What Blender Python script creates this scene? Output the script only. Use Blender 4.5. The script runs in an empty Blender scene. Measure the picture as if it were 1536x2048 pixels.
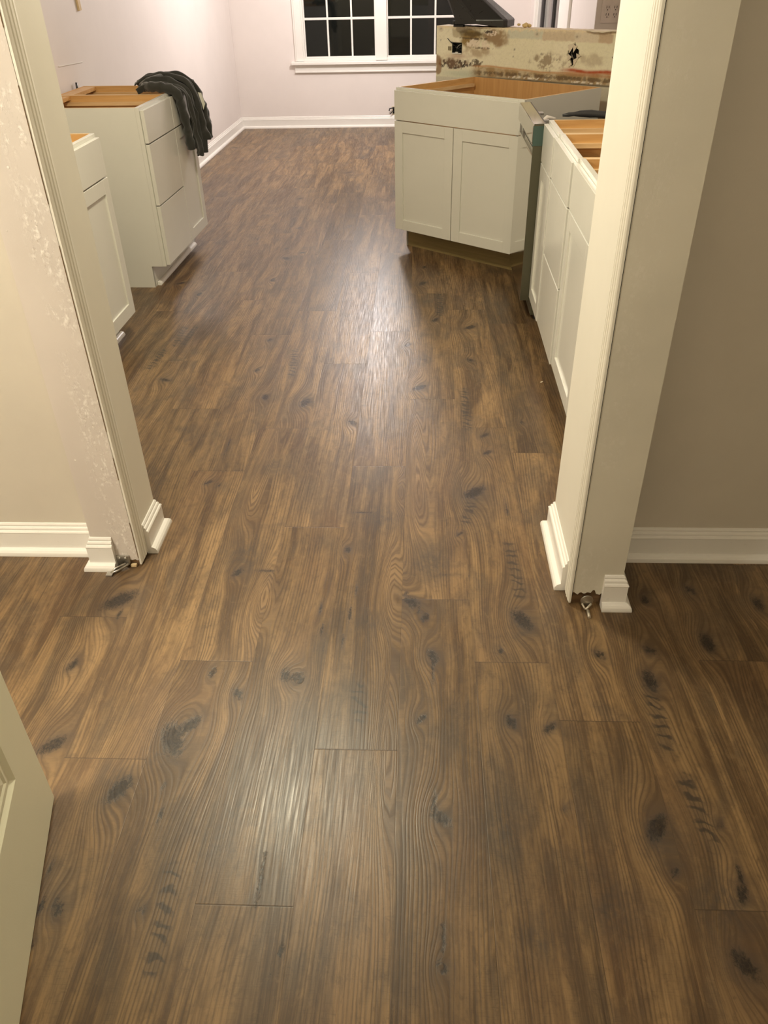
import bpy, bmesh, math, random
from mathutils import Vector, Matrix, noise
random.seed(7)
SC = bpy.context.scene
COL = SC.collection
PI = math.pi

# ------------------------------------------------------------------ camera
cam_d = bpy.data.cameras.new('camera'); cam = bpy.data.objects.new('camera', cam_d); COL.objects.link(cam)
F_PX, PITCH, ROLL, YAW, CH = 1575.4, 0.616091, -0.0225949, -0.0518755, 1.45274
cam_d.sensor_fit = 'HORIZONTAL'; cam_d.sensor_width = 36.0; cam_d.lens = F_PX / 1536 * 36.0
cam_d.clip_start = 0.05; cam_d.clip_end = 60
_F = Vector((math.sin(YAW)*math.cos(PITCH), math.cos(YAW)*math.cos(PITCH), -math.sin(PITCH)))
_R = Vector((math.cos(YAW), -math.sin(YAW), 0)); _U = _R.cross(_F)
_R2 = _R*math.cos(ROLL) + _U*math.sin(ROLL); _U2 = -_R*math.sin(ROLL) + _U*math.cos(ROLL)
m = Matrix((( _R2.x, _U2.x, -_F.x), (_R2.y, _U2.y, -_F.y), (_R2.z, _U2.z, -_F.z))).to_4x4()
m.translation = Vector((0, 0, CH)); cam.matrix_world = m
SC.camera = cam

# ------------------------------------------------------------------ world, exposure
w = bpy.data.worlds.new('night'); SC.world = w; w.use_nodes = True
w.node_tree.nodes['Background'].inputs[0].default_value = (0.020, 0.022, 0.024, 1)
w.node_tree.nodes['Background'].inputs[1].default_value = 1.0
SC.view_settings.view_transform = 'Standard'; SC.view_settings.look = 'None'
SC.view_settings.exposure = 0.0; SC.view_settings.gamma = 1.0; SC.view_settings.use_curve_mapping = False

def lamp(name, loc, power, col, size, parent=None, shape='DISK', rot=(0, 0, 0), spread=PI):
    d = bpy.data.lights.new(name, 'AREA'); d.energy = power; d.color = col; d.shape = shape; d.size = size; d.spread = spread
    o = bpy.data.objects.new(name, d); COL.objects.link(o); o.location = loc; o.rotation_euler = rot
    return o
def bulb(name, loc, power, col, r):
    d = bpy.data.lights.new(name, 'POINT'); d.energy = power; d.color = col; d.shadow_soft_size = r
    o = bpy.data.objects.new(name, d); COL.objects.link(o); o.location = loc
    return o
WARM = (1.0, 0.92, 0.68); NEUT = (1.0, 0.93, 0.90)
bulb('dining_bulb', (-0.46, 7.4, 1.82), 98, NEUT, 0.12)
lamp('kitchen_lamp', (-0.60, 2.60, 2.40), 44, WARM, 0.34)
bulb('hall_bulb', (-1.80, 0.50, 2.10), 98, (1.0, .92, .76), 0.16)
bulb('hall_fill', (0.55, -0.55, 2.20), 13, (1.0, .93, .72), 0.10)  # unseen fill light added behind the camera to lift door and right wall

# ------------------------------------------------------------------ helpers
def props(o, label=None, cat=None, group=None, kind=None):
    if label: o['label'] = label
    if cat: o['category'] = cat
    if group: o['group'] = group
    if kind: o['kind'] = kind
    return o
def empty(name, loc=(0, 0, 0), rz=0, label=None, cat=None, group=None, kind=None):
    o = bpy.data.objects.new(name, None); COL.objects.link(o); o.location = loc; o.rotation_euler = (0, 0, rz)
    o.empty_display_size = 0.05
    return props(o, label, cat, group, kind)
def mk(name, bm, mats, parent=None, smooth=False, bevel=0, kind=None, **kw):
    bmesh.ops.recalc_face_normals(bm, faces=bm.faces)
    me = bpy.data.meshes.new(name); bm.to_mesh(me); bm.free()
    if not isinstance(mats, (list, tuple)): mats = [mats]
    for t in mats: me.materials.append(t)
    if smooth:
        for p in me.polygons: p.use_smooth = True
    o = bpy.data.objects.new(name, me); COL.objects.link(o)
    if parent: o.parent = parent
    if bevel:
        b = o.modifiers.new('bevel', 'BEVEL'); b.width = bevel; b.segments = 2; b.limit_method = 'ANGLE'; b.angle_limit = 0.7
    return props(o, kind=kind, **kw)
def box(bm, x0, x1, y0, y1, z0, z1, mi=0):
    v = [bm.verts.new((x, y, z)) for z in (z0, z1) for y in (y0, y1) for x in (x0, x1)]
    fs = []
    for q in ((0, 2, 3, 1), (4, 5, 7, 6), (0, 1, 5, 4), (2, 6, 7, 3), (0, 4, 6, 2), (1, 3, 7, 5)):
        f = bm.faces.new([v[i] for i in q]); f.material_index = mi; fs.append(f)
    return fs   # bottom, top, y0, y1, x0, x1
def nb(): return bmesh.new()
def boxo(name, x0, x1, y0, y1, z0, z1, mat, parent=None, bevel=0, **kw):
    bm = nb(); box(bm, x0, x1, y0, y1, z0, z1); return mk(name, bm, mat, parent, bevel=bevel, **kw)
def prism(bm, poly, z0, z1, mi=0, seg=1):
    rings = []
    for k in range(seg+1):
        z = z0+(z1-z0)*k/seg
        rings.append([bm.verts.new((x, y, z)) for x, y in poly])
    n = len(poly)
    for k in range(seg):
        for i in range(n):
            f = bm.faces.new([rings[k][i], rings[k][(i+1) % n], rings[k+1][(i+1) % n], rings[k+1][i]]); f.material_index = mi
    bm.faces.new(rings[0][::-1]).material_index = mi; bm.faces.new(rings[-1]).material_index = mi
def sweep(bm, path, prof, side=1):
    """profile (depth,z) swept along a horizontal path; depth goes to the left (side=1) of travel"""
    P = [Vector((p[0], p[1])) for p in path]; rings = []
    for i, p in enumerate(P):
        def nrm(a, b):
            d = (b-a).normalized(); return Vector((-d.y, d.x))*side
        if i == 0: n = nrm(P[0], P[1]); s = 1
        elif i == len(P)-1: n = nrm(P[-2], P[-1]); s = 1
        else:
            n1, n2 = nrm(P[i-1], p), nrm(p, P[i+1]); n = (n1+n2).normalized(); s = 1/max(.3, n.dot(n1))
        rings.append([bm.verts.new((p.x+n.x*d*s, p.y+n.y*d*s, z)) for d, z in prof])
    k = len(prof)
    for a, b in zip(rings, rings[1:]):
        for i in range(k):
            bm.faces.new([a[i], a[(i+1) % k], b[(i+1) % k], b[i]])
    bm.faces.new(rings[0]); bm.faces.new(rings[-1][::-1])
def tube(bm, pts, r, n=8, mi=0):
    pts = [Vector(p) for p in pts]; rings = []
    rr = r if isinstance(r, (list, tuple)) else [r]*len(pts)
    for i, p in enumerate(pts):
        d = (pts[min(i+1, len(pts)-1)]-pts[max(i-1, 0)]).normalized()
        a = d.cross(Vector((0, 0, 1)) if abs(d.z) < .95 else Vector((1, 0, 0))).normalized(); b = d.cross(a)
        rings.append([bm.verts.new(p+(a*math.cos(t)+b*math.sin(t))*rr[i]) for t in [2*PI*j/n for j in range(n)]])
    for A, B in zip(rings, rings[1:]):
        for j in range(n):
            f = bm.faces.new([A[j], A[(j+1) % n], B[(j+1) % n], B[j]]); f.material_index = mi; f.smooth = True
    bm.faces.new(rings[0][::-1]).material_index = mi; bm.faces.new(rings[-1]).material_index = mi
def disc(bm, c, axis, r, h, n=16, mi=0):
    c = Vector(c); ax = Vector(axis).normalized()
    tube(bm, [c, c+ax*h], r, n, mi)

# ------------------------------------------------------------------ materials
class NT:
    def __init__(s, name):
        s.m = bpy.data.materials.new(name); s.m.use_nodes = True; s.t = s.m.node_tree
        s.b = s.t.nodes['Principled BSDF']
    def n(s, typ, **kw):
        nd = s.t.nodes.new(typ)
        for k, v in kw.items():
            if k.startswith('i_'): nd.inputs[k[2:].replace('_', ' ')].default_value = v
            else: setattr(nd, k, v)
        return nd
    def link(s, a, b): s.t.links.new(a, b)
    def math(s, op, a, b=None, c=None, clamp=False):
        nd = s.t.nodes.new('ShaderNodeMath'); nd.operation = op; nd.use_clamp = clamp
        for i, v in enumerate((a, b, c)):
            if v is None: continue
            if isinstance(v, (int, float)): nd.inputs[i].default_value = v
            else: s.link(v, nd.inputs[i])
        return nd.outputs[0]
    def noise(s, vec, scale, detail=4, rough=.5, dist=0):
        nd = s.t.nodes.new('ShaderNodeTexNoise'); nd.inputs['Scale'].default_value = scale; nd.inputs['Detail'].default_value = detail
        nd.inputs['Roughness'].default_value = rough; nd.inputs['Distortion'].default_value = dist
        if vec is not None: s.link(vec, nd.inputs['Vector'])
        return nd.outputs[0]
    def mapr(s, v, a, b, c=0, d=1, smooth=False):
        nd = s.t.nodes.new('ShaderNodeMapRange'); nd.clamp = True
        if smooth: nd.interpolation_type = 'SMOOTHSTEP'
        s.link(v, nd.inputs[0])
        for i, x in enumerate((a, b, c, d)): nd.inputs[i+1].default_value = x
        return nd.outputs[0]
    def mix(s, f, a, b, mode='MIX'):
        nd = s.t.nodes.new('ShaderNodeMix'); nd.data_type = 'RGBA'; nd.blend_type = mode
        if isinstance(f, (int, float)): nd.inputs[0].default_value = f
        else: s.link(f, nd.inputs[0])
        for i, v in ((6, a), (7, b)):
            if isinstance(v, tuple): nd.inputs[i].default_value = (*v, 1) if len(v) == 3 else v
            else: s.link(v, nd.inputs[i])
        return nd.outputs[2]
    def scalev(s, v, sc):
        nd = s.t.nodes.new('ShaderNodeVectorMath'); nd.operation = 'MULTIPLY'; s.link(v, nd.inputs[0]); nd.inputs[1].default_value = sc
        return nd.outputs[0]
    def comb(s, x, y, z=0):
        nd = s.t.nodes.new('ShaderNodeCombineXYZ')
        for i, v in enumerate((x, y, z)):
            if isinstance(v, (int, float)): nd.inputs[i].default_value = v
            else: s.link(v, nd.inputs[i])
        return nd.outputs[0]
    def obj(s): return s.n('ShaderNodeTexCoord').outputs['Object']
    def pos(s): return s.n('ShaderNodeNewGeometry').outputs['Position']
    def bump(s, h, strength, dist=.001):
        nd = s.n('ShaderNodeBump'); nd.inputs['Strength'].default_value = strength; nd.inputs['Distance'].default_value = dist
        s.link(h, nd.inputs['Height']); s.link(nd.outputs[0], s.b.inputs['Normal'])

def paint(name, col, rough=.45, var=.06, bumpy=.15, bscale=300, dirt=0.0):
    t = NT(name); p = t.pos()
    v = t.noise(p, 3.0, 4, .6); c = t.mix(t.mapr(v, .3, .7), tuple(x*(1-var) for x in col), tuple(min(1, x*(1+var*.5)) for x in col))
    if dirt:
        d = t.noise(p, 40, 5, .7); c = t.mix(t.math('MULTIPLY', t.mapr(d, .62, .72), dirt), c, tuple(x*.55 for x in col))
    t.link(c, t.b.inputs['Base Color']); t.b.inputs['Roughness'].default_value = rough
    t.bump(t.noise(p, bscale, 2), bumpy, .0006)
    return t.m
def wood(name, c1, c2, rough=.5, axis='x', scale=1.0):
    t = NT(name); p = t.obj()
    sc = {'x': (3, 60, 60), 'y': (60, 3, 60), 'z': (60, 60, 3)}[axis]
    v = t.noise(t.scalev(p, tuple(a*scale for a in sc)), 1.0, 4, .6, .4)
    t.link(t.mix(t.mapr(v, .3, .7), c1, c2), t.b.inputs['Base Color']); t.b.inputs['Roughness'].default_value = rough
    return t.m
def plain(name, col, rough=.5, metal=0):
    t = NT(name); t.b.inputs['Metallic'].default_value = metal; p = t.pos()
    v = t.noise(p, 25, 4); t.link(t.mix(v, tuple(x*.85 for x in col), tuple(min(1, x*1.1) for x in col)), t.b.inputs['Base Color'])
    t.link(t.mapr(t.noise(p, 60, 3), .3, .7, max(0, rough-.05), min(1, rough+.05)), t.b.inputs['Roughness'])
    return t.m

M = {}
M['cab'] = paint('cabinet_paint', (.72, .705, .64), .20, .03, .03)
M['wall_k'] = paint('kitchen_wall_paint', (.80, .735, .70), .55, .03, .2)
M['wall_h'] = paint('hall_wall_paint', (.66, .605, .515), .5, .05, .25)
M['wall_r'] = paint('beige_wall_paint', (.50, .43, .37), .5, .04, .2)
M['trim'] = paint('white_trim_paint', (.86, .83, .78), .3, .03, .08, dirt=.15)
M['jamb'] = paint('jamb_paint', (.82, .785, .69), .4, .04, .15)
M['door'] = paint('door_paint', (.88, .86, .66), .4, .03, .2)
M['ceil'] = paint('ceiling_paint', (.8, .78, .74), .9, .02, .3)
M['wood'] = wood('cabinet_birch', (.56, .31, .11), (.70, .43, .18), .45, 'y')
M['woodx'] = wood('cabinet_birch_back', (.58, .31, .11), (.68, .39, .155), .45, 'z')
M['ply'] = wood('plywood_edge', (.62, .40, .19), (.80, .58, .33), .6, 'y')
M['toe'] = wood('toe_board', (.20, .15, .055), (.26, .19, .08), .5, 'x')
M['dark'] = plain('dark_void', (.012, .01, .009), .9)
M['black'] = plain('black_plastic', (.018, .018, .017), .32)
M['steel'] = plain('galvanised_steel', (.52, .50, .46), .35, 1)
M['rot'] = wood('old_sill_wood', (.10, .055, .025), (.26, .15, .07), .8, 'x')
M['pale'] = plain('torn_paper', (.78, .68, .52), .8)
M['shim'] = wood('shim_wood', (.62, .45, .24), (.72, .56, .33), .6, 'z')

# stainless steel front
t = NT('stainless_steel'); t.b.inputs['Metallic'].default_value = 1; t.b.inputs['Base Color'].default_value = (.60, .585, .55, 1)
v = t.noise(t.scalev(t.pos(), (600, 600, 6)), 1, 3); t.link(t.mapr(v, .3, .7, .07, .13), t.b.inputs['Roughness']); M['stain'] = t.m
t = NT('dishwasher_side'); t.b.inputs['Metallic'].default_value = .3; t.b.inputs['Base Color'].default_value = (.105, .10, .065, 1); t.b.inputs['Roughness'].default_value = .35; M['dwside'] = t.m
t = NT('protective_film'); t.b.inputs['Base Color'].default_value = (.06, .105, .09, 1); t.b.inputs['Roughness'].default_value = .2; M['film'] = t.m
# window glass
t = NT('window_glass'); t.b.inputs['Base Color'].default_value = (.007, .008, .007, 1); t.b.inputs['Roughness'].default_value = .03; t.b.inputs['IOR'].default_value = 1.5; M['glass'] = t.m
# lamp glass (the only emitters)
def emis(name, col, s):
    t = NT(name); t.b.inputs['Emission Color'].default_value = (*col, 1); t.b.inputs['Emission Strength'].default_value = s; t.b.inputs['Base Color'].default_value = (.8, .8, .8, 1); return t.m
M['lampw'] = emis('lit_lamp_glass_warm', WARM, 3.0); M['lampn'] = emis('lit_lamp_glass', NEUT, 3.0)
# fabric
t = NT('charcoal_fleece'); p = t.obj(); v = t.noise(p, 900, 2); v2 = t.noise(p, 30, 3)
t.link(t.mix(v2, (.016, .016, .013), (.036, .036, .030)), t.b.inputs['Base Color']); t.b.inputs['Roughness'].default_value = .85
t.b.inputs['Sheen Weight'].default_value = .35; t.bump(v, .5, .001); M['cloth'] = t.m
M['tag'] = plain('care_tag', (.72, .72, .60), .6)

# plaster of the two wall ends: old caulk ridges, scraped paint and nail holes near the removed trim
def plaster(name, col, cx, amt):
    t = NT(name); p = t.pos()
    sx = t.n('ShaderNodeSeparateXYZ'); t.link(p, sx.inputs[0])
    band = t.mapr(t.math('ABSOLUTE', t.math('SUBTRACT', sx.outputs[0], cx)), .012, .05, 1, 0, True)
    rag = t.math('MULTIPLY', band, t.mapr(t.noise(t.scalev(p, (85, 85, 40)), 1, 6, .75, .5), .48, .56)); rag = t.math('MULTIPLY', rag, t.mapr(t.noise(p, 8, 2), .38, .52))
    rag = t.math('MULTIPLY', rag, amt)
    c = t.mix(t.mapr(t.noise(p, 5, 3), .3, .7), tuple(x*.95 for x in col), tuple(x*1.04 for x in col))
    c = t.mix(t.math('MULTIPLY', rag, t.mapr(t.noise(p, 90, 3), .4, .6)), c, (.90, .85, .79))
    c = t.mix(t.math('MULTIPLY', rag, t.mapr(t.noise(p, 130, 4), .60, .66, 0, .45)), c, (.40, .30, .22))
    v = t.n('ShaderNodeTexVoronoi'); v.inputs['Scale'].default_value = 16; t.link(p, v.inputs['Vector'])
    dot = t.math('MULTIPLY', t.mapr(v.outputs['Distance'], .035, .05, 1, 0), amt)
    c = t.mix(dot, c, (.88, .83, .76))
    t.link(c, t.b.inputs['Base Color']); t.b.inputs['Roughness'].default_value = .38
    h = t.math('ADD', t.math('MULTIPLY', rag, t.noise(p, 120, 4)), t.math('MULTIPLY', t.noise(p, 300, 2), .12))
    h = t.math('ADD', h, dot); t.bump(h, .45, .002)
    return t.m
M['plaster_l'] = plaster('scraped_wall_end_left', (.675, .61, .555), -.848, 1.0)
M['plaster_r'] = plaster('scraped_wall_end_right', (.68, .64, .54), .455, .18)

# ------------------------------------------------------------------ floor (planks with own grain)
KN = [(-0.554,1.144,.05),(-0.524,1.188,.03),(-0.636,1.013,.035),(-0.325,1.348,.022),(-0.296,1.345,.018),(-0.431,1.284,.02),(-0.507,1.352,.018),(0.041,1.422,.024),(-0.012,1.621,.03),(0.023,1.562,.02),(0.053,0.962,.026),(0.49,0.952,.035),(0.22,1.213,.022),(0.013,1.219,.016),(0.186,2.164,.045),(0.128,1.936,.013),(-0.208,1.851,.016),(0.282,1.557,.04),(0.744,1.482,.032),(0.592,1.452,.02),(0.463,1.432,.02),(-0.249,2.637,.022),(-0.618,2.843,.025),(-0.451,2.8,.035),(0.007,2.934,.035),(-0.708,2.215,.016),(-0.672,2.2,.012),(-0.806,4.25,.025),(-0.825,1.616,.05),(0.248,2.42,.02),(0.247,2.544,.02),(-0.671,0.754,.02),(0.501,0.856,.014),(0.615,0.815,.02),(0.05,0.667,.014),(0.618,0.961,.012),(-0.285,1.332,.016),(-0.869,1.37,.02),(-0.825,1.124,.035),(0.213,1.445,.012),(-0.693,3.1,.02),(-0.69,3.424,.02),(0.756,1.686,.02),(0.623,1.643,.02),(0.307,1.2,.02),(-0.511,0.754,.012),(0.578,0.689,.03),(-0.05,3.364,.02),(0.243,3.568,.03),(0.079,3.663,.025),(0.568,1.351,.03),(0.225,3.201,.02),(-0.519,1.741,.02),(-1.071,3.003,.025),(0.314,0.993,.008),(0.394,2.64,.015)]
SM = [(0.173,0.943,.045),(-0.51,1.81,.065),(-0.118,2.019,.055),(0.041,1.784,.06),(-0.131,1.549,.04),(0.278,1.519,.045),(0.496,0.914,.05),(0.365,0.77,.045),(0.57,0.804,.06),(-0.364,0.963,.035),(-0.401,0.889,.05),(0.226,0.721,.03),(-0.506,2.312,.04),(-0.451,2.8,.05),(0.018,3.202,.05),(0.044,3.933,.05),(-0.648,1.023,.045),(-0.564,1.116,.05)]
OV = [(-0.548,2.156,.030,.11),(0.0,2.118,.034,.12),(-0.075,1.672,.036,.10),(-0.428,1.634,.028,.07),(-0.060,2.165,.018,.06),(-0.064,1.16,.022,.12),(-0.53,2.45,.02,.12),(-0.01,2.45,.025,.14)]
LAD = [(0.275,1.883,0.285,1.657),(0.576,1.067,0.589,0.916),(-0.473,0.834,-0.459,0.653),(-0.142,1.311,-0.128,1.219),(0.186,2.911,0.185,2.6),(-0.558,3.31,-0.539,3.051),(-1.154,3.312,-1.17,3.126),(-1.127,3.577,-1.122,3.368),(0.179,2.12,0.149,1.996),(0.109,4.005,0.104,3.727),(0.561,1.319,0.562,1.158)]
CR = [(0.041,1.415,0.047,1.261),(-0.50,1.756,-0.411,1.749),(-0.223,2.05,-0.143,2.046),(0.066,1.739,0.146,1.734),(0.052,0.743,0.047,0.648),(-0.033,1.672,-0.005,1.607),(-0.005,1.607,0.022,1.552),(0.285,2.038,0.277,2.24),(-0.267,1.626,-0.24,1.435),(-0.167,1.692,-0.195,1.436),(-0.693,2.501,-0.701,2.199),(-0.543,1.038,-0.52,0.897),(0.63,0.907,0.616,0.806),(-0.25,0.639,-0.228,0.734),(0.032,1.078,0.046,0.957),(-0.804,1.596,-0.814,1.516),(-0.298,0.881,-0.29,0.688),(-0.692,0.676,-0.721,0.869)]
rk = random.Random(3)
for i in range(260):   # other knots over the rest of the floor
    x, y = rk.uniform(-2.4, 2.2), rk.uniform(-1.4, 8.9)
    if -1.0 < x < .8 and .5 < y < 4.0: continue
    q = rk.random()
    if q < .6: KN.append((x, y, rk.uniform(.012, .035)))
    elif q < .8: SM.append((x, y, rk.uniform(.03, .05)))
    elif q < .9: LAD.append((x, y, x+rk.uniform(-.02, .02), y+.2))
    else: CR.append((x, y, x+rk.uniform(-.03, .03), y+.2))
def near(L, x, y, r): return [f for f in L if abs(f[0]-x) < r and abs(f[1]-y) < r]
def segd(x, y, a, b, c, d):
    dx, dy = c-a, d-b; L2 = dx*dx+dy*dy; t = max(0, min(1, ((x-a)*dx+(y-b)*dy)/L2)); return math.hypot(x-a-dx*t, y-b-dy*t), t
def floor_feats(x, y, K, S, O, LD, C):
    gx = 0; dark = smg = lad = 0; lt = 0
    for kx, ky, r in K:
        dx, dy = x-kx, y-ky; e = (dx/(r*1.7))**2+(dy/(r*3.4))**2
        if e < 9: gx -= dx*.85*math.exp(-e); gx += r*.9*math.exp(-e*1.6); lt = max(lt, .7*math.exp(-e*.7))
        ang = kx*37 % 2.2-1.1; ex_, ey_ = dx*math.cos(ang)+dy*math.sin(ang), -dx*math.sin(ang)+dy*math.cos(ang)
        e2 = (ex_/(r*.55))**2+(ey_/(r*1.15))**2
        if e2 < 9: dark = max(dark, math.exp(-e2*.8))
        e3 = (dx/(r*1.6))**2+(dy/(r*2.0))**2
        if e3 < 6: smg = max(smg, .55*math.exp(-e3))
    for kx, ky, r in S:
        e = ((x-kx)/r)**2+((y-ky)/(r*1.3))**2
        if e < 9: smg = max(smg, math.exp(-e))
    for kx, ky, sx, sy in O:
        yy = (y-ky)/(sy*1.7); e = ((x-kx)/(sx*(.85-.25*max(-1, min(1, yy)))))**2+yy**2
        if e < 12: gx += .075*math.exp(-e*.8); lt = max(lt, math.exp(-e*.4))
    for a, b, c, d in LD:
        ds, t_ = segd(x, y, a, b, c, d)
        if ds < .06:
            lad = max(lad, math.exp(-(ds/.021)**2))
    for a, b, c, d in C:
        ds, t_ = segd(x, y, a, b, c, d)
        if ds < .05: dark = max(dark, .9*math.exp(-(ds/.0045)**2)*(1-abs(t_-.5)*.6)); smg = max(smg, .25*math.exp(-(ds/.02)**2))
    return gx, dark, smg, lad, lt
PW = .1862; L = 1.197
PH = {-7: .2, -6: .8, -5: .35, -4: 1.09, -3: 1.391, -2: .768, -1: 1.128, 0: 1.634, 1: 1.402, 2: 1.221, 3: .785, 4: 1.419, 5: .6, 6: .95}
verts, faces, a_wood, a_loc, a_mark = [], [], [], [], []
rr_ = random.Random(11)
X0, X1, Y0, Y1 = -2.75, 2.75, -1.75, 9.2
for row in range(-15, 15):
    xa = -.0405+row*PW; xb = xa+PW
    if xb < X0 or xa > X1: continue
    ph = PH.get(row, (row*.437) % L); k0 = math.floor((Y0-ph)/L)
    for k in range(k0, math.ceil((Y1-ph)/L)):
        ya, yb = ph+k*L, ph+(k+1)*L
        rnd = rr_.random(); off = (rr_.uniform(0, 50), rr_.uniform(0, 50))
        finex = -1.35 < (xa+xb)/2 < 1.1 and yb > .3 and ya < 4.9
        nx, ny = (16, 90) if finex else (6, 30)
        cx, cy = (xa+xb)/2, (ya+yb)/2
        K = [f for f in KN if abs(f[0]-cx) < .25 and abs(f[1]-cy) < .8]; S = [f for f in SM if abs(f[0]-cx) < .25 and abs(f[1]-cy) < .8]
        O = [f for f in OV if abs(f[0]-cx) < .2 and abs(f[1]-cy) < .95]
        LD = [f for f in LAD if abs(f[0]-cx) < .2 and abs(f[1]-cy) < .95]; C = [f for f in CR if abs(f[0]-cx) < .25 and abs(f[1]-cy) < .95]
        base = len(verts)
        for j in range(ny+1):
            for i in range(nx+1):
                x = xa+(xb-xa)*i/nx; y = ya+(yb-ya)*j/ny
                g, d, s_, l_, lt = floor_feats(x, y, K, S, O, LD, C)
                wv = noise.noise(Vector((x*4+off[0], y*1.1, off[1])))*.035+noise.noise(Vector((x*11+off[1], y*2.6, 3)))*.008
                verts.append((x, y, 0)); a_wood.append((x+g+wv+off[0], y+off[1], rnd))
                a_loc.append((x-xa, y-ya, lt)); a_mark.append((d, s_, l_))
        for j in range(ny):
            for i in range(nx):
                b = base+j*(nx+1)+i; faces.append((b, b+1, b+nx+2, b+nx+1))
me = bpy.data.meshes.new('floor'); me.from_pydata(verts, [], faces)
for nm, data in (('wood', a_wood), ('loc', a_loc), ('mark', a_mark)):
    at = me.attributes.new(nm, 'FLOAT_VECTOR', 'POINT'); at.data.foreach_set('vector', [c for v in data for c in v])
flo = bpy.data.objects.new('floor', me); COL.objects.link(flo); props(flo, kind='structure', label='brown wood-look plank floor with dark knots')

t = NT('plank_floor')
def attr(n):
    a = t.n('ShaderNodeAttribute'); a.attribute_name = n; s = t.n('ShaderNodeSeparateXYZ'); t.link(a.outputs['Vector'], s.inputs[0]); return s.outputs
wx, wy, wr = attr('wood'); lx, ly, llt = attr('loc'); mk_, ms, ml = attr('mark')
pos = t.pos()
v_str = t.comb(t.math('MULTIPLY', wx, 20), t.math('MULTIPLY', wy, 1.5))
streak = t.noise(v_str, 1, 5, .62, .6)
v_fine = t.comb(t.math('MULTIPLY', wx, 240), t.math('MULTIPLY', wy, 7))
fine = t.noise(v_fine, 1, 3, .6)
v_med = t.comb(t.math('MULTIPLY', wx, 70), t.math('MULTIPLY', wy, 2.2)); med = t.noise(v_med, 1, 3, .55)
# growth lines
phs = t.math('ADD', t.math('MULTIPLY', wx, 6.283*118), t.math('MULTIPLY', med, 9.0))
line = t.math('ADD', t.math('MULTIPLY', t.math('SINE', phs), .5), .5)
linek = t.math('POWER', line, 2.2)
lam = t.math('ADD', t.mapr(t.noise(t.comb(t.math('MULTIPLY', wx, 22), t.math('MULTIPLY', wy, 1.6)), 1, 2), .34, .60), llt, clamp=True)
linek = t.math('MULTIPLY', linek, lam)
rough_x = t.noise(t.comb(t.math('MULTIPLY', wx, 40), t.math('MULTIPLY', wy, 420)), 1, 2)
blot = t.noise(t.comb(t.math('MULTIPLY', wx, 9), t.math('MULTIPLY', wy, 4.5)), 1, 5, .6, .5)
c = t.mix(t.mapr(streak, .40, .60), (.120, .072, .037), (.37, .245, .130))
c = t.mix(t.mapr(blot, .47, .66, 0, .80), c, (.135, .098, .068))
c = t.mix(t.mapr(t.noise(t.comb(t.math('MULTIPLY', wx, 5), t.math('MULTIPLY', wy, 1.7)), 1, 3), .52, .72, 0, .40), c, (.21, .115, .065))
c = t.mix(t.math('MULTIPLY', linek, .60), c, (.062, .036, .019))
c = t.mix(t.mapr(fine, .52, .72, 0, .45), c, (.07, .04, .022))
c = t.mix(t.mapr(fine, .46, .28, 0, .42), c, (.38, .26, .150))
mot = t.noise(t.comb(t.math('MULTIPLY', wx, 55), t.math('MULTIPLY', wy, 26)), 1, 5, .75, .8)
c = t.mix(t.mapr(mot, .50, .70, 0, .55), c, (.085, .055, .035))
c = t.mix(t.mapr(mot, .46, .30, 0, .30), c, (.36, .25, .15))
c = t.mix(t.math('MULTIPLY', t.mapr(rough_x, .56, .66), t.mapr(blot, .42, .56, 0, .22)), c, (.06, .038, .022))
tone = t.math('ADD', t.math('MULTIPLY', wr, .24), .59)
c = t.mix(1.0, c, t.comb(t.math('MULTIPLY', tone, 1.03), t.math('MULTIPLY', tone, .965), t.math('MULTIPLY', tone, .83)), 'MULTIPLY')
c = t.mix(t.math('MULTIPLY', llt, .24), c, (.31, .20, .105))
c = t.mix(t.math('MULTIPLY', t.math('MULTIPLY', linek, llt), .55), c, (.085, .045, .022))
# marks
kn = t.noise(t.scalev(pos, (75, 48, 1)), 1, 6, .75, 1.8)
dk = t.mapr(t.math('ADD', mk_, t.math('MULTIPLY', t.math('SUBTRACT', kn, .5), 1.5)), .42, .72)
dk = t.math('MULTIPLY', dk, t.mapr(mk_, .06, .3)); halo = t.mapr(mk_, .02, .5, 0, .45)
c = t.mix(halo, c, (.075, .050, .034))
sm = t.math('MULTIPLY', ms, t.mapr(t.noise(t.comb(t.math('MULTIPLY', wx, 60), t.math('MULTIPLY', wy, 30)), 1, 4, .7), .3, .62))
wl = t.noise(t.scalev(pos, (9, 9, 1)), 1, 2); sy_ = t.n('ShaderNodeSeparateXYZ'); t.link(pos, sy_.inputs[0])
lw = t.math('SINE', t.math('ADD', t.math('MULTIPLY', sy_.outputs[1], 6.283*34), t.math('ADD', t.math('MULTIPLY', sy_.outputs[0], 90), t.math('MULTIPLY', t.noise(t.scalev(pos, (25, 25, 1)), 1, 3), 14))))
ld = t.math('MULTIPLY', t.mapr(lw, .1, .9), t.mapr(t.math('ADD', ml, t.math('MULTIPLY', t.math('SUBTRACT', kn, .5), .9)), .35, .75))
c = t.mix(t.math('MULTIPLY', sm, .72), c, (.045, .038, .034))
c = t.mix(t.math('MULTIPLY', ml, .45), c, (.06, .045, .035))
c = t.mix(t.math('MULTIPLY', ld, .82), c, (.036, .027, .022))
c = t.mix(t.math('MULTIPLY', dk, t.mapr(t.noise(t.scalev(pos, (220, 160, 1)), 1, 3, .6, 1), .35, .6, .55, .97)), c, (.014, .010, .009))
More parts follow.
